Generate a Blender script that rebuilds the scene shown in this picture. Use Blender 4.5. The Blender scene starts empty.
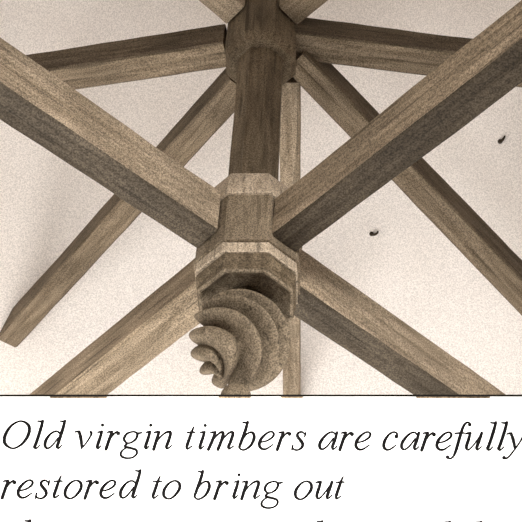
import bpy, bmesh, math, random
from mathutils import Vector, Matrix, noise
random.seed(7)
scn = bpy.context.scene
col = scn.collection
PI = math.pi
# ------------------------------------------------------------------ camera
FPX, CX, CY, PITCH = 950.0, 300.0, 261.0, math.radians(48)
CAM = Vector((0, 0, 1.6))
FW = Vector((0, math.cos(PITCH), math.sin(PITCH)))
UP = Vector((0, -math.sin(PITCH), math.cos(PITCH)))
RT = Vector((1, 0, 0))
cd = bpy.data.cameras.new('camera')
cd.sensor_fit = 'HORIZONTAL'; cd.sensor_width = 36.0
cd.lens = FPX / 522.0 * 36.0
cd.shift_x = -(CX - 261.0) / 522.0
cd.clip_start = 0.05; cd.clip_end = 200
cam = bpy.data.objects.new('camera', cd); col.objects.link(cam)
cam.location = CAM; cam.rotation_euler = (PITCH + PI / 2, 0, 0)
scn.camera = cam

def ray(x, y):
    return FW + RT * ((x - CX) / FPX) - UP * ((y - CY) / FPX)

AX = Vector((-0.2496, 3.0953, 0))            # plan position of the post axis

# ------------------------------------------------------------------ helpers
def tag(o, label=None, cat=None, group=None, kind=None):
    if label: o['label'] = label
    if cat: o['category'] = cat
    if group: o['group'] = group
    if kind: o['kind'] = kind
    return o

def empty(name, loc, rz=0.0):
    o = bpy.data.objects.new(name, None); col.objects.link(o)
    o.location = loc; o.rotation_euler = (0, 0, rz); o.empty_display_size = 0.1
    return o

def link(name, bm, mat, parent=None, smooth=False, angle=None):
    bmesh.ops.recalc_face_normals(bm, faces=bm.faces[:])
    me = bpy.data.meshes.new(name); bm.to_mesh(me); bm.free()
    me.materials.append(mat)
    if smooth or angle:
        for p in me.polygons: p.use_smooth = True
        if angle:
            me.set_sharp_from_angle(angle=math.radians(angle))
    o = bpy.data.objects.new(name, me); col.objects.link(o)
    if parent: o.parent = parent
    return o

# ------------------------------------------------------------------ materials
def nodes(name, rough=0.8):
    m = bpy.data.materials.new(name); m.use_nodes = True
    nt = m.node_tree; b = nt.nodes['Principled BSDF']
    b.inputs['Roughness'].default_value = rough
    b.inputs['Specular IOR Level'].default_value = 0.15
    return m, nt, b

def N(nt, t, **kw):
    n = nt.nodes.new(t)
    for k, v in kw.items():
        if k in n.inputs.keys(): n.inputs[k].default_value = v
        else: setattr(n, k, v)
    return n

def mix(nt, a, b, fac, mode='MIX'):
    n = nt.nodes.new('ShaderNodeMix'); n.data_type = 'RGBA'; n.blend_type = mode
    for sock, v in ((n.inputs[0], fac), (n.inputs[6], a), (n.inputs[7], b)):
        if hasattr(v, 'is_linked'): nt.links.new(v, sock)
        else: sock.default_value = v if not isinstance(v, tuple) else (*v, 1)
    return n.outputs[2]

def ramp(nt, src, p0, p1, c0=(0, 0, 0), c1=(1, 1, 1)):
    r = nt.nodes.new('ShaderNodeValToRGB')
    r.color_ramp.elements[0].position = p0; r.color_ramp.elements[1].position = p1
    r.color_ramp.elements[0].color = (*c0, 1); r.color_ramp.elements[1].color = (*c1, 1)
    nt.links.new(src, r.inputs[0]); return r.outputs[0]

def speckle(nt, coord, colr, scale, lo, hi):
    s = N(nt, 'ShaderNodeTexNoise', Scale=scale, Detail=1.0, Roughness=0.6)
    nt.links.new(coord, s.inputs['Vector'])
    r = ramp(nt, s.outputs['Fac'], 0.36, 0.64, (lo,) * 3, (hi,) * 3)
    return mix(nt, colr, r, 1.0, 'MULTIPLY')

def wood(name, dark, light, seed=0.0, axis=0, grain=1.0, spk=(0.52, 1.38), spk_scale=135):
    m, nt, b = nodes(name)
    tc = N(nt, 'ShaderNodeTexCoord')
    mp = N(nt, 'ShaderNodeMapping')
    sc = [9.0, 9.0, 9.0]; sc[axis] = 0.8
    mp.inputs['Scale'].default_value = sc
    mp.inputs['Location'].default_value = (seed, seed * 1.7, seed * 0.6)
    nt.links.new(tc.outputs['Object'], mp.inputs['Vector'])
    n1 = N(nt, 'ShaderNodeTexNoise', Scale=2.6, Detail=6.0, Roughness=0.65, Distortion=0.5)
    nt.links.new(mp.outputs[0], n1.inputs['Vector'])
    n2 = N(nt, 'ShaderNodeTexNoise', Scale=1.7, Detail=3.0)
    mp2 = N(nt, 'ShaderNodeMapping'); mp2.inputs['Location'].default_value = (seed * 2, seed, 3)
    nt.links.new(tc.outputs['Object'], mp2.inputs['Vector'])
    nt.links.new(mp2.outputs[0], n2.inputs['Vector'])
    g = ramp(nt, n1.outputs['Fac'], 0.5 - 0.17 / grain, 0.5 + 0.17 / grain)
    c = mix(nt, dark, light, g)
    c = mix(nt, c, ramp(nt, n2.outputs['Fac'], 0.35, 0.65, (0.78,) * 3, (1.18,) * 3), 1.0, 'MULTIPLY')
    # dark drying checks along the grain
    mp3 = N(nt, 'ShaderNodeMapping'); s3 = [22.0] * 3; s3[axis] = 0.9
    mp3.inputs['Scale'].default_value = s3; mp3.inputs['Location'].default_value = (seed, 4, seed)
    nt.links.new(tc.outputs['Object'], mp3.inputs['Vector'])
    n3 = N(nt, 'ShaderNodeTexNoise', Scale=1.5, Detail=2.0)
    nt.links.new(mp3.outputs[0], n3.inputs['Vector'])
    c = mix(nt, c, ramp(nt, n3.outputs['Fac'], 0.30, 0.38, (0.55,) * 3, (1, 1, 1)), 1.0, 'MULTIPLY')
    c = speckle(nt, tc.outputs['Object'], c, spk_scale, *spk)
    nt.links.new(c, b.inputs['Base Color'])
    bp = N(nt, 'ShaderNodeBump', Strength=0.35, Distance=0.01)
    nt.links.new(n1.outputs['Fac'], bp.inputs['Height']); nt.links.new(bp.outputs[0], b.inputs['Normal'])
    return m

def plain(name, c, rough=0.9):
    m, nt, b = nodes(name, rough); b.inputs['Base Color'].default_value = (*c, 1); return m

# ------------------------------------------------------------------ ceiling: smooth plaster cone over the posts
CONE_Z, CONE_K = 10.93, 1.16
def cone_r(z): return (CONE_Z - z) / CONE_K
m, nt, b = nodes('pale_plaster', 0.95)
tc = N(nt, 'ShaderNodeTexCoord')
n1 = N(nt, 'ShaderNodeTexNoise', Scale=0.55, Detail=4.0)
nt.links.new(tc.outputs['Object'], n1.inputs['Vector'])
c = mix(nt, (0.77, 0.715, 0.67), (0.87, 0.825, 0.79), ramp(nt, n1.outputs['Fac'], 0.35, 0.65))
c = speckle(nt, tc.outputs['Object'], c, 95, 0.79, 1.13)
nt.links.new(c, b.inputs['Base Color'])
PLASTER = m
bm = bmesh.new()
rings = []
for k in range(1, 29):
    r = 5.75 * k / 28
    rings.append([bm.verts.new((r * math.cos(2 * PI * i / 144), r * math.sin(2 * PI * i / 144), CONE_Z - CONE_K * r)) for i in range(144)])
apex = bm.verts.new((0, 0, CONE_Z))
for i in range(144):
    j = (i + 1) % 144
    bm.faces.new((apex, rings[0][i], rings[0][j]))
    for a, c2 in zip(rings, rings[1:]):
        bm.faces.new((a[i], c2[i], c2[j], a[j]))
ceil = link('ceiling', bm, PLASTER, smooth=True); ceil.location = AX
tag(ceil, kind='structure')

# ------------------------------------------------------------------ floor far below, never in the frame
m, nt, b = nodes('floor_boards', 0.8)
tc = N(nt, 'ShaderNodeTexCoord')
n1 = N(nt, 'ShaderNodeTexNoise', Scale=1.2, Detail=4.0)
nt.links.new(tc.outputs['Object'], n1.inputs['Vector'])
nt.links.new(mix(nt, (0.10, 0.08, 0.06), (0.17, 0.14, 0.11), n1.outputs['Fac']), b.inputs['Base Color'])
bm = bmesh.new()
bmesh.ops.create_circle(bm, cap_ends=True, segments=96, radius=6.5)
fl = link('floor', bm, m); fl.location = AX
tag(fl, kind='structure')

# ------------------------------------------------------------------ timbers
def beam_mesh(L, w, h, seed, taper=0.0, end_cut=0.0):
    """hewn squared timber along +X from 0 to L, with worn arrises and a slightly wavering surface"""
    bm = bmesh.new()
    ch = 0.012
    n = max(8, int(L / 0.07))
    prev = None
    for k in range(n + 1):
        t = k / n; x = L * t
        f = 1 - taper * t
        hw, hh = w / 2 * f, h / 2 * f
        base = [(-hw + ch, -hh), (0, -hh), (hw - ch, -hh), (hw, -hh + ch), (hw, 0), (hw, hh - ch), (hw - ch, hh), (0, hh), (-hw + ch, hh), (-hw, hh - ch), (-hw, 0), (-hw, -hh + ch)]
        ring = []
        for y, z in base:
            p = Vector((x, y, z))
            q = Vector((x * 1.6 + seed, math.copysign(1, y) * 3 + seed, math.copysign(1, z) * 5))
            d = noise.noise(q) * 0.006 + noise.noise(q * 4.0) * 0.0025
            e = noise.noise(q + Vector((9, 4, 2))) * 0.006
            xx = x + (end_cut * (-z / h) if k == n else 0)
            ring.append(bm.verts.new((xx, y + d, z + e)))
        if prev:
            for i in range(12):
                j = (i + 1) % 12
                bm.faces.new((prev[i], prev[j], ring[j], ring[i]))
        else:
            bm.faces.new(ring[::-1])
        prev = ring
    bm.faces.new(prev)
    return bm

W_LIGHT = ((0.17, 0.130, 0.087), (0.36, 0.288, 0.208))
W_MID = ((0.115, 0.086, 0.055), (0.26, 0.202, 0.14))
def make_beam(name, off, az, slope, w, h, zc, r0, r1, pal, seed, label, group, underside=None, taper=0.0, end_cut=0.0, side=None):
    D = Vector((math.cos(math.radians(az)) * math.cos(math.radians(slope)), math.sin(math.radians(az)) * math.cos(math.radians(slope)), math.sin(math.radians(slope))))
    P = Vector((AX.x + off[0], AX.y + off[1], zc)) + D * r0
    mat = wood('timber_' + str(seed), *pal, seed=seed)
    o = link(name, beam_mesh(r1 - r0, w, h, seed, taper, end_cut), mat, angle=35)
    o.location = P
    o.rotation_euler = (0, -math.radians(slope), math.radians(az))
    def paint_shading(kf, tst):  # paints light and shade into the wood colour of chosen faces
        m2 = wood('timber_painted_shading_%d' % seed, tuple(v * kf for v in pal[0]), tuple(v * kf for v in pal[1]), seed=seed + 3)
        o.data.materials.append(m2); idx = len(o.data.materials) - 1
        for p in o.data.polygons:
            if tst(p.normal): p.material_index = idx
    if underside: paint_shading(underside, lambda nn: nn.z < -0.6)
    if side: paint_shading(side, lambda nn: abs(nn.y) > 0.6)
    tag(o, label, 'timber', group)
    return o

def extent(z, off=0.03): return cone_r(z) + off
LOW, UPP = 'lower timbers crossing at the block', 'upper timbers radiating from the post top'
# lower cross of four
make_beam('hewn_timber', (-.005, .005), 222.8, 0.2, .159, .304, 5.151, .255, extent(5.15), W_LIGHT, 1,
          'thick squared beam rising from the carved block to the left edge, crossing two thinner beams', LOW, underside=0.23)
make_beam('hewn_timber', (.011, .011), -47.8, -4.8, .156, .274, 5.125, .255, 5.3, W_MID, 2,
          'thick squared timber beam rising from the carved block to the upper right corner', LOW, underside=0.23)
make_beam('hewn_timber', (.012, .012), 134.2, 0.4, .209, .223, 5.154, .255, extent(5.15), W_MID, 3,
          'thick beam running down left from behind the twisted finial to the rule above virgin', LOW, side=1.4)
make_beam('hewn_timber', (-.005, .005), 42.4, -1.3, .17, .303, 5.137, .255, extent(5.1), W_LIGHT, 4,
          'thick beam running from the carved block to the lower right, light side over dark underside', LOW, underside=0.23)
# upper star
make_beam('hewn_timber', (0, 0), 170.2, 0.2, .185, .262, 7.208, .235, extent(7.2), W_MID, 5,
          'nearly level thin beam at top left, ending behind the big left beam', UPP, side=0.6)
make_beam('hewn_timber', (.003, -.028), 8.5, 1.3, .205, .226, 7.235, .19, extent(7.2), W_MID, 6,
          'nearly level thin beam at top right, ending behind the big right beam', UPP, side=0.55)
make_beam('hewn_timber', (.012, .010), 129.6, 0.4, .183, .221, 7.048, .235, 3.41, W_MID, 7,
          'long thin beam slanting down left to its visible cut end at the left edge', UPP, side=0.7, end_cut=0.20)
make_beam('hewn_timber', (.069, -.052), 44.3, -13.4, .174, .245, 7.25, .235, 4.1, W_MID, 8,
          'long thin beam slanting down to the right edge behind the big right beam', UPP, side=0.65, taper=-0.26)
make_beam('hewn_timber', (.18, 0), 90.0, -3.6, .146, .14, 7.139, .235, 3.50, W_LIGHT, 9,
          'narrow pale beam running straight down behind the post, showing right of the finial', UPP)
make_beam('hewn_timber', (0, 0), 224.0, 0.0, .18, .24, 7.35, .235, extent(7.3), W_LIGHT, 10,
          'short stretch of pale beam at the top edge, left of the post top', UPP)
make_beam('hewn_timber', (0, 0), -42.0, 0.0, .18, .24, 7.35, .235, extent(7.3), W_MID, 11,
          'short stretch of dark beam at the top edge, right of the post top', UPP)

# ------------------------------------------------------------------ carved pendant post
post = empty('pendant_post', (AX.x, AX.y, 4.12))
tag(post, 'carved octagonal central post with moulded base and hanging twisted ball finial', 'post')
Z0 = 4.12
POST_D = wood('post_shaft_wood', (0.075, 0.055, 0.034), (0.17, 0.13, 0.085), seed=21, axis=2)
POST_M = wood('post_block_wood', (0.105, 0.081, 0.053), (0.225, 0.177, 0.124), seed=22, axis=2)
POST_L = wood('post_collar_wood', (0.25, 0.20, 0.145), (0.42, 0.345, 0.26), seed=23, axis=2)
FIN = wood('finial_wood', (0.08, 0.061, 0.039), (0.165, 0.129, 0.09), seed=24, axis=2, grain=0.7)

def octa(profile, mat, name, parent, f=0.4142, jitter=0.0, sub=6, capb=True):
    """octagonal lathe: profile = [(apothem, z)], first to last going down; capped"""
    bm = bmesh.new(); rings = []
    for a, z in profile:
        ring = []; g = f * a
        cs = [(a, g), (g, a), (-g, a), (-a, g), (-a, -g), (-g, -a), (g, -a), (a, -g)]
        for i in range(8):
            p0 = Vector((*cs[i], z - Z0)); p1 = Vector((*cs[(i + 1) % 8], z - Z0))
            for s in range(sub):
                p = p0.lerp(p1, s / sub)
                if jitter: p += Vector((noise.noise(p * 7), noise.noise(p * 7 + Vector((5, 5, 5))), 0)) * jitter
                ring.append(bm.verts.new(p))
        rings.append(ring)
    n = 8 * sub
    for r1, r2 in zip(rings, rings[1:]):
        for i in range(n):
            j = (i + 1) % n
            bm.faces.new((r1[i], r1[j], r2[j], r2[i]))
    bm.faces.new(rings[0])
    if capb: bm.faces.new(rings[-1][::-1])
    return link(name, bm, mat, parent, angle=28)

def zf(py, a):
    """height at which the post's camera-side flat (apothem a) meets picture row py"""
    d = ray(250, py); t = (AX.y - a) / d.y
    return CAM.z + d.z * t

zc1, zc0 = zf(191.5, .262), zf(172.3, .235)
zb = zf(237, .262)
zm1, zm2 = zf(247.5, .262), zf(263.5, .25)
print('Z', zc0, zc1, zb, zm1, zm2)
# shaft up to the cone apex
sh = [(.145, z) for z in (9.9, 9.4, 8.9, 8.4, 7.9)] + [(.140, 7.0), (.136, 6.6), (.134, 6.2), (.132, 5.8), (.13, zc0 - .02)]
octa(sh, POST_D, 'shaft', post, jitter=0.004)
octa([(.19, 7.62), (.222, 7.56), (.222, 6.93), (.19, 6.86)], POST_D, 'upper_hub', post, jitter=0.004)
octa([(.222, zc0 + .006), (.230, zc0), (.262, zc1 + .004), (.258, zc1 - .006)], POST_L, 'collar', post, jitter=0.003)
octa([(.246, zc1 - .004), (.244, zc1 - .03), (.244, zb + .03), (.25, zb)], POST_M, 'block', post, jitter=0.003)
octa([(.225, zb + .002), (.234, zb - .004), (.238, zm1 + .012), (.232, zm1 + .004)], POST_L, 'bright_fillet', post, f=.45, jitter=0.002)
octa([(.222, zm1 + .006), (.229, zm1 - .010), (.232, zm1 - .03), (.226, zm1 - .048), (.214, zm1 - .058), (.217, zm2 + .014), (.222, zm2 + .008), (.219, zm2)],
     POST_D, 'base_moulding', post, f=.43, jitter=0.002, capb=False)
# shallow hollowed soffit under the moulding, running in to the neck
cv = [(.218, zm2 + .001), (.212, zm2 - .010), (.203, zm2 - .012), (.188, zm2 + .004), (.168, zm2 + .028), (.14, zm2 + .046), (.11, zm2 + .054), (.088, zm2 + .056)]
octa(cv[::-1], POST_M, 'octagonal_cove', post, f=.42, jitter=0.003, capb=False)

# ball finial carved with overlapping shell-like rolls that all spring from one point beside the button
FC = Vector((-0.008, 0, 4.515 - Z0))
def finial():
    R0 = 0.229
    V = (CAM - Vector((AX.x, AX.y, 4.512))).normalized()      # side the shell opens towards
    EX = UP.cross(V).normalized()
    if EX.x < 0: EX = -EX
    EY = V.cross(EX); EY = EY if EY.z < 0 else -EY
    # edges of the nested rolls, outermost first: centre across, centre down, radius (ball radius = 50)
    SH = [(0, 0, 56), (-4, 1.5, 49.5), (-11, 4.5, 46.5), (-21, 10, 41.5), (-36, 17, 32), (-44, 30, 24), (-35, 41, 17), (-25, 46, 10)]
    bm = bmesh.new(); NA, NB = 480, 240; rings = []
    for k in range(1, NB):
        p = PI * k / NB; ring = []
        for i in range(NA):
            th = 2 * PI * i / NA
            n = Vector((math.sin(p) * math.cos(th), math.sin(p) * math.sin(th), -math.cos(p)))
            px, py = 50 * n.dot(EX), 50 * n.dot(EY)
            F = [math.hypot(px - cx_, py - cy_) - r_ for cx_, cy_, r_ in SH]
            kk = max([q for q in range(len(SH)) if F[q] <= 0] or [0])
            fo = max(-F[kk], 0.0)
            fi = F[kk + 1] if kk + 1 < len(SH) else 12.0
            fr = min(1.0, max(0.0, fi / max(fo + fi, 1e-5)))
            lobe = math.sin(PI * fr ** (3.2 if kk < 4 else 1.5)) ** (0.8 if kk < 4 else 0.7)
            if kk < 4: lobe = max(lobe, 0.0) * 0.55 + 0.45 * fr ** 1.2 * (1 if fr < 0.93 else (1 - fr) / 0.07)
            amp = (0.34 if kk < 4 else 0.15) * min(1, (fo + fi) / (7 if kk < 4 else 9))
            amp *= min(1.0, 1.25 - 0.5 * max(0, -py / 50))
            rr = R0 * (1 - amp + amp * 1.25 * lobe)
            ring.append(bm.verts.new(FC + n * rr))
        rings.append(ring)
    for a, c in zip(rings, rings[1:]):
        for i in range(NA):
            j = (i + 1) % NA
            bm.faces.new((a[i], a[j], c[j], c[i]))
    bm.faces.new(rings[0][::-1]); bm.faces.new(rings[-1])
    return bm
fin = link('twisted_finial', finial(), FIN, post, angle=60)
bm = bmesh.new()
bmesh.ops.create_cone(bm, cap_ends=True, segments=32, radius1=0.085, radius2=0.06, depth=0.22, matrix=Matrix.Translation((0, 0, zm2 - 0.05 - Z0)))
link('neck', bm, POST_D, post, angle=40)
bm = bmesh.new()
bmesh.ops.create_uvsphere(bm, u_segments=32, v_segments=20, radius=0.066)
for v in bm.verts:
    v.co.z = v.co.z * 0.95 + (4.178 - Z0); v.co.x -= 0.02
tip = link('tip_button', bm, FIN, fin, smooth=True)

# ------------------------------------------------------------------ two small hooks in the plaster
def tube(bm, pts, r, seg=10):
    prev = None
    for k, p in enumerate(pts):
        p = Vector(p)
        a = Vector(pts[max(0, k - 1)]); c = Vector(pts[min(len(pts) - 1, k + 1)])
        d = (c - a).normalized()
        u = d.cross(Vector((0.3, 0.9, 0.2))).normalized(); v = d.cross(u)
        rr = r[k] if isinstance(r, list) else r
        ring = [bm.verts.new(p + (u * math.cos(2 * PI * i / seg) + v * math.sin(2 * PI * i / seg)) * rr) for i in range(seg)]
        if prev:
            for i in range(seg):
                j = (i + 1) % seg
                bm.faces.new((prev[i], prev[j], ring[j], ring[i]))
        else: bm.faces.new(ring[::-1])
        prev = ring
    bm.faces.new(prev)
IRON = wood('rusty_iron', (0.03, 0.022, 0.015), (0.08, 0.06, 0.04), seed=31)
def on_cone(px, py):
    d = ray(px, py); t = 3.0
    while t < 20:
        p = CAM + d * t
        if p.z > CONE_Z - CONE_K * math.hypot(p.x - AX.x, p.y - AX.y): break
        t += 0.002
    return p
def hook(px, py, lab):
    p = on_cone(px, py)
    out = Vector((AX.x - p.x, AX.y - p.y, 0)).normalized(); n = (out * CONE_K + Vector((0, 0, -1))).normalized()
    s = Vector((0, 0, -1)) - n * (Vector((0, 0, -1)).dot(n)); s.normalize(); sd = n.cross(s)
    root = empty('ceiling_hook', p)
    tag(root, lab, 'hook', 'iron hooks in the ceiling')
    bm = bmesh.new(); pts = []
    for k in range(9):
        a = PI * 1.1 * k / 8
        pts.append(n * (0.045 * math.sin(a * 0.9) + 0.004) + sd * (-0.03 * math.cos(a)) + s * (0.02 * math.sin(a)))
    tube(bm, [-n * 0.02 + pts[0]] + pts, [.009, .010, .010, .010, .011, .011, .010, .009, .008, .006])
    link('bent_shank', bm, IRON, root, smooth=True)
    bm = bmesh.new()
    c0 = pts[0]
    tube(bm, [c0 - n * 0.003, c0 + n * 0.008, c0 + n * 0.011], [.02, .02, .012], 16)
    link('base_plate', bm, IRON, root)
hook(375, 233, 'small dark iron hook in the pale ceiling just under the big right beam')
hook(503, 139, 'small dark iron hook in the pale ceiling near the right edge')

# ------------------------------------------------------------------ printed page with the caption
PD = 3.3                                         # distance of the page along the view
S = PD / FPX
page = empty('printed_page', (0, 0, 0))
org = CAM + ray(261, 524) * PD
page.matrix_world = Matrix.Translation(org) @ Matrix((RT, UP, -FW)).transposed().to_4x4()
tag(page, 'white printed page with black italic caption lines under a thin rule, below the timbers', 'page')
def pp(x, y, z=0.0): return Vector(((x - 261) * S, (524 - y) * S, z))
m, nt, b = nodes('page_paper', 0.9)
tc = N(nt, 'ShaderNodeTexCoord')
n1 = N(nt, 'ShaderNodeTexNoise', Scale=1.3, Detail=2.0); nt.links.new(tc.outputs['Object'], n1.inputs['Vector'])
c = mix(nt, (0.93, 0.915, 0.915), (0.95, 0.945, 0.94), n1.outputs['Fac'])
nt.links.new(c, b.inputs['Base Color'])
PAPER = m
def plain0(n, c):
    m = plain(n, c, 1.0); m.node_tree.nodes['Principled BSDF'].inputs['Specular IOR Level'].default_value = 0; return m
INK = plain0('black_ink', (0.006, 0.0055, 0.0055))
RULE = plain0('rule_ink', (0.008, 0.007, 0.006))
bm = bmesh.new()
bmesh.ops.create_cube(bm, size=1)
x0, x1, y0, y1 = -14, 536, 395.0, 524.0
for v in bm.verts:
    p = pp(x0 if v.co.x < 0 else x1, y1 if v.co.y < 0 else y0, 0.0 if v.co.z > 0 else -0.008); v.co = p
link('paper_sheet', bm, PAPER, page)
def rect(bm, xa, ya, xb, yb, z):
    bm.faces.new([bm.verts.new(pp(*q, z)) for q in ((xa, yb), (xb, yb), (xb, ya), (xa, ya))])
bm = bmesh.new()
bmesh.ops.create_cube(bm, size=1)
for v in bm.verts:
    v.co = pp(x0 if v.co.x < 0 else x1, 396.7 if v.co.y < 0 else 394.9, 0.0012 if v.co.z > 0 else -0.009)
link('picture_rule', bm, RULE, page)
SM = wood('brown_ink', (0.09, 0.066, 0.042), (0.22, 0.165, 0.11), seed=41, spk_scale=160)
for xa, xb in ((50, 107), (219, 251), (281, 303), (416, 490)):
    bm = bmesh.new(); rect(bm, xa, 396.6, xb, 398.4, 0.0010)
    link('picture_ink_edge', bm, SM, page)

# italic letters drawn as pen strokes.  units: 5.8 per picture pixel, y down, baseline given per glyph
GL = {}
def glyph(ch, left, base, *strokes): GL[ch] = (left, base, strokes)
T, K = 1.5, 3.9
glyph('O', 18, 225, 'c', [(125, 64, 1.8), (72, 86, 2.6), (34, 138, 4.0), (28, 190, 3.8), (72, 222, 1.8), (124, 200, 2.6), (164, 146, 4.0), (168, 92, 3.8)])
glyph('l', 187, 225, [(219, 63, 1.4), (234, 65, 2.0), (247, 66, 2.6)], [(249, 62, 3.2), (238, 105, K), (214, 180, K), (201, 212, K)], [(200, 214, 3.2), (207, 222, 1.9), (218, 217, 1.5), (230, 204, 1.3)])
glyph('d', 253, 225, [(348, 134, 2.2), (328, 122, 1.9), (297, 135, 2.4), (268, 172, 3.8), (262, 206, 3.6), (277, 221, 2.2), (304, 204, 1.8), (338, 160, 1.6)],
      [(350, 63, 1.4), (362, 65, 2.0), (374, 66, 2.4)], [(377, 62, 3.2), (366, 105, K), (342, 180, K), (332, 210, 3.8)], [(331, 213, 3.2), (338, 221, 1.9), (348, 215, 1.5), (357, 204, 1.3)])
glyph('v', 435, 225, [(435, 126, 1.5), (448, 123, 2.2), (460, 124, 3.0)], [(460, 125, 3.6), (469, 160, 4.0), (474, 200, 3.4), (473, 221, 1.8)], [(474, 221, 1.6), (500, 190, 1.5), (522, 156, 2.0), (531, 134, 2.8), (526, 125, 3.0)])
glyph('i', 30, 225, [(46, 127, 1.4), (58, 124, 2.2), (66, 124, 2.8)], [(69, 123, 3.2), (58, 160, K), (43, 205, K)], [(41, 210, 3.4), (44, 221, 2.0), (53, 217, 1.5), (64, 205, 1.3)], 'd', (73, 85, 1.85))
glyph('r', 85, 225, [(101, 127, 1.4), (113, 124, 2.2), (124, 124, 2.8)], [(128, 124, 3.2), (115, 160, K), (93, 224, K)], [(102, 192, 1.5), (124, 155, 1.6), (145, 131, 2.0), (158, 125, 2.6)], 'd', (164, 133, 2.2))
glyph('g', 175, 225, 'c', [(243, 124, 1.7), (212, 137, 2.6), (198, 166, 3.2), (213, 188, 2.0), (236, 187, 1.8), (264, 168, 2.6), (275, 140, 3.0), (264, 126, 2.0)],
      [(268, 131, 1.8), (282, 132, 2.2), (298, 129, 2.0)],
      [(222, 189, 1.5), (204, 203, 2.6), (209, 212, 3.0), (240, 219, 2.8), (268, 230, 2.8), (271, 251, 2.4), (250, 271, 1.8), (214, 277, 2.0), (184, 266, 2.8), (179, 246, 2.6), (194, 227, 1.8), (212, 216, 1.5)])
glyph('n', 368, 225, [(373, 127, 1.4), (385, 124, 2.2), (396, 124, 2.8)], [(401, 124, 3.2), (390, 160, K), (370, 224, K)], [(382, 192, 1.4), (410, 152, 1.6), (440, 128, 2.2), (462, 123, 3.0), (468, 134, 3.8), (458, 170, K), (445, 205, K)], [(443, 210, 3.4), (446, 221, 2.0), (456, 217, 1.5), (474, 203, 1.3)])
glyph('t', 60, 225, [(110, 94, 1.4), (100, 116, 2.6), (88, 150, 3.8), (70, 202, K)], [(68, 208, 3.4), (71, 221, 2.2), (82, 217, 1.6), (98, 205, 1.3)], [(70, 127, 1.4), (92, 125, 1.8), (116, 125, 1.6)])
glyph('m', 190, 225, [(205, 128, 1.4), (217, 125, 2.2), (228, 125, 2.8)], [(233, 124, 3.2), (222, 160, K), (194, 224, K)], [(206, 194, 1.4), (232, 155, 1.6), (258, 129, 2.2), (276, 124, 3.0), (279, 136, 3.8), (268, 176, K), (249, 224, K)],
      [(260, 194, 1.4), (286, 155, 1.6), (312, 129, 2.2), (332, 124, 3.0), (336, 136, 3.8), (324, 174, K), (311, 205, K)], [(309, 210, 3.4), (312, 221, 2.0), (322, 217, 1.5), (340, 204, 1.3)])
glyph('b', 368, 225, [(394, 67, 1.4), (406, 68, 2.0), (418, 70, 2.4)], [(422, 65, 3.2), (410, 108, K), (388, 170, 3.8), (374, 208, 3.0)], [(373, 210, 2.6), (384, 224, 2.0), (406, 225, 2.0), (440, 200, 3.0), (459, 158, 4.0), (454, 130, 3.2), (436, 125, 2.2), (414, 137, 1.8), (390, 168, 1.6)])
glyph('e', 57, 232, [(67, 189, 1.5), (106, 180, 1.8), (138, 160, 2.4), (147, 140, 2.8), (133, 127, 2.0), (104, 138, 2.4), (72, 172, 3.8), (63, 205, 3.8), (77, 226, 3.0), (100, 228, 2.2), (122, 216, 1.6), (141, 202, 1.3)])
glyph('s', 183, 228, [(266, 126, 1.3), (262, 140, 2.2), (258, 153, 1.4)], [(262, 138, 1.6), (242, 124, 2.0), (221, 131, 2.8), (217, 148, 3.6), (231, 168, 4.0), (246, 190, 4.0), (244, 211, 3.2), (224, 227, 2.0), (203, 228, 2.0), (187, 217, 1.6)], [(191, 198, 1.4), (188, 212, 2.2), (184, 229, 1.3)])
glyph('a', 340, 228, [(438, 138, 2.0), (419, 124, 1.9), (388, 137, 2.4), (354, 176, 3.8), (346, 208, 3.6), (361, 224, 2.2), (390, 206, 1.8), (424, 162, 1.6)], [(447, 126, 3.0), (436, 165, 3.8), (421, 205, K)], [(419, 210, 3.4), (423, 224, 2.0), (433, 219, 1.5), (446, 207, 1.3)])
glyph('c', 218, 232, 'd', (298, 152, 2.2), [(300, 150, 2.6), (301, 135, 2.0), (282, 127, 1.9), (254, 142, 2.6), (230, 178, 3.8), (225, 210, 3.8), (238, 228, 2.8), (258, 228, 2.0), (278, 216, 1.6), (296, 202, 1.3)])
glyph('f', 82, 235, 'd', (219, 86, 2.0), [(221, 84, 2.4), (212, 73, 1.8), (196, 77, 2.4), (180, 100, 3.2), (162, 155, K), (142, 225, 3.8), (127, 264, 2.6), (112, 280, 1.8), (98, 282, 2.0), (90, 276, 2.4)], 'd', (90, 274, 2.0), [(134, 136, 1.6), (160, 134, 1.8), (186, 134, 1.6)])
glyph('u', 192, 235, [(194, 139, 1.4), (206, 135, 2.2), (217, 135, 2.8)], [(222, 134, 3.2), (212, 170, K), (200, 208, 3.8), (202, 226, 3.0), (215, 229, 1.9), (240, 204, 1.5), (272, 160, 1.5)], [(288, 134, 3.4), (276, 170, K), (260, 214, K)], [(258, 219, 3.4), (261, 231, 2.0), (270, 227, 1.5), (286, 213, 1.3)])
glyph('y', 410, 235, [(434, 139, 1.5), (447, 135, 2.2), (457, 136, 3.0)], [(458, 136, 3.4), (470, 170, 3.9), (477, 200, 3.4), (480, 226, 1.8)], [(527, 136, 3.2), (529, 148, 2.4), (510, 184, 1.7), (480, 227, 1.7), (450, 265, 1.8), (432, 279, 2.0), (418, 278, 2.4)], 'd', (417, 276, 2.0))
glyph('o', 373, 210, 'c', [(442, 106, 1.8), (408, 122, 2.6), (381, 160, 3.8), (381, 196, 3.4), (408, 211, 1.8), (440, 194, 2.6), (469, 154, 3.8), (468, 120, 3.4)])
glyph('asc', 145, 348, [(145, 340, 1.4), (160, 341, 2.0), (172, 343, 2.4)], [(175, 339, 3.4), (173, 345, 3.8), (171, 356, 3.8)])

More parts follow.
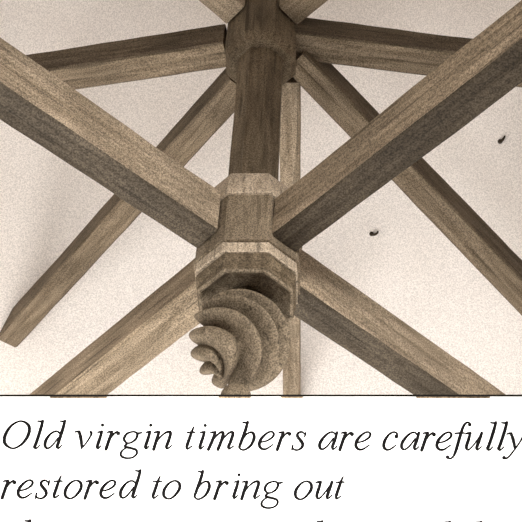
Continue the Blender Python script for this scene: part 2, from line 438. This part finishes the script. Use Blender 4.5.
def spline(pts, closed):
    out = []; n = len(pts)
    rng = range(n) if closed else range(n - 1)
    for i in rng:
        if closed: q = [pts[(i - 1) % n], pts[i], pts[(i + 1) % n], pts[(i + 2) % n]]
        else: q = [pts[max(0, i - 1)], pts[i], pts[i + 1], pts[min(n - 1, i + 2)]]
        for s in range(6):
            t = s / 6
            out.append(tuple(0.5 * (2 * b_ + (c_ - a_) * t + (2 * a_ - 5 * b_ + 4 * c_ - d_) * t * t + (3 * b_ - a_ - 3 * c_ + d_) * t ** 3) for a_, b_, c_, d_ in zip(*q)))
    if not closed: out.append(pts[-1])
    return out
WGT = 1.1
def disc(bm, x, y, r, z):
    vs = [bm.verts.new(pp(x + r * math.cos(2 * PI * i / 14), y - r * math.sin(2 * PI * i / 14), z)) for i in range(14)]
    bm.faces.new(vs)
def draw(bm, ch, left, base):
    gl, gb, strokes = GL[ch]
    cx = lambda x: left + (x - gl) / 5.8
    cy = lambda y: base + (y - gb) / 5.8
    closed = dot = False; z = 0.0012
    for s in strokes:
        if s == 'c': closed = True; continue
        if s == 'd': dot = True; continue
        z += 0.00004
        if dot: disc(bm, cx(s[0]), cy(s[1]), s[2], z); dot = False; continue
        P = [(cx(x), cy(y), w * 0.74 + 0.75) for x, y, w in spline(s, closed)]
        n = len(P); L = []; Rr = []
        for k in range(n):
            a = P[(k - 1) % n] if closed else P[max(0, k - 1)]; c_ = P[(k + 1) % n] if closed else P[min(n - 1, k + 1)]
            dx, dy = c_[0] - a[0], c_[1] - a[1]; d = math.hypot(dx, dy) or 1; nx, ny = -dy / d, dx / d
            x, y, w = P[k]
            L.append(bm.verts.new(pp(x + nx * w / 2, y + ny * w / 2, z))); Rr.append(bm.verts.new(pp(x - nx * w / 2, y - ny * w / 2, z)))
        for k in range(n if closed else n - 1):
            j = (k + 1) % n
            bm.faces.new((L[k], L[j], Rr[j], Rr[k]))
        if not closed:
            for q in (P[0], P[-1]): disc(bm, q[0], q[1], q[2] / 2, z + 0.00001)
        closed = False
def text_line(words, xs, base, slope=0.0035):
    xs = list(xs)
    for word in words.split():
        bm = bmesh.new()
        for ch in (['asc'] if word == '|' else word):
            x = xs.pop(0); draw(bm, ch, x, base + slope * x)
        link('printed_word', bm, INK, page)
text_line('Old virgin timbers are carefully', (3.1, 32.2, 43.6, 75, 95.2, 104.7, 120.2, 143.4, 153.4, 185.3, 197.8, 207.8, 238.4, 258.3, 275.9, 291.6, 318.6, 338.4, 354.8, 382.6, 400.5, 420.3, 435.8, 446.1, 465.1, 485.1, 496.1, 502.7), 448.8)
text_line('restored to bring out', (.9, 17.2, 35.3, 52.6, 64.3, 83.6, 99.8, 119, 151.6, 162.8, 193.6, 213.3, 231.6, 241.4, 260.9, 294.5, 315.5, 334.5), 498.1)
text_line('| | | |', (25, 317, 444.5, 476), 522.0, 0.003)

# ------------------------------------------------------------------ light
w = bpy.data.worlds.new('daylight'); scn.world = w; w.use_nodes = True
nt = w.node_tree; bg = nt.nodes['Background']
tc = N(nt, 'ShaderNodeTexCoord'); sp = N(nt, 'ShaderNodeSeparateXYZ')
nt.links.new(tc.outputs['Generated'], sp.inputs[0])
mr = N(nt, 'ShaderNodeMapRange'); mr.inputs[1].default_value = -1; mr.inputs[2].default_value = 1
nt.links.new(sp.outputs['Z'], mr.inputs[0])
r = nt.nodes.new('ShaderNodeValToRGB'); nt.links.new(mr.outputs[0], r.inputs[0])
e = r.color_ramp.elements
e[0].position = 0.0; e[0].color = (0.10, 0.09, 0.08, 1)
e[1].position = 1.0; e[1].color = (1, 1, 1, 1)
x = e.new(0.32); x.color = (0.17, 0.155, 0.14, 1)
x = e.new(0.50); x.color = (0.9, 0.87, 0.84, 1)
nt.links.new(r.outputs[0], bg.inputs['Color']); bg.inputs['Strength'].default_value = 1.0

def area(name, loc, target, size, power, spread=180, colr=(1, 0.97, 0.93)):
    l = bpy.data.lights.new(name, 'AREA'); l.energy = power; l.size = size; l.color = colr; l.spread = math.radians(spread)
    o = bpy.data.objects.new(name, l); col.objects.link(o); o.location = loc
    o.rotation_euler = (Vector(target) - Vector(loc)).to_track_quat('-Z', 'Y').to_euler()
    return o
area('key_light', (5.2, -7.2, 3.5), (-0.2, 3.1, 5.0), 2.5, 3000)  # added key light outside the eaves for the lower timbers' sides; no window
pc = org + UP * 0.2
area('ceiling_fill', (-1.8, 4.6, 1.4), (-0.6, 5.6, 7.9), 6.0, 540)  # added unseen fill aimed upward to brighten the plaster
area('page_fill', tuple(pc - FW * 1.3 - UP * 0.9), tuple(pc), 1.2, 16, 80, (1, 0.985, 0.98))  # added unseen fill close to the page, keeps the paper white

scn.view_settings.view_transform = 'Standard'
scn.view_settings.look = 'None'
scn.view_settings.exposure = 0.0
scn.view_settings.gamma = 1.0
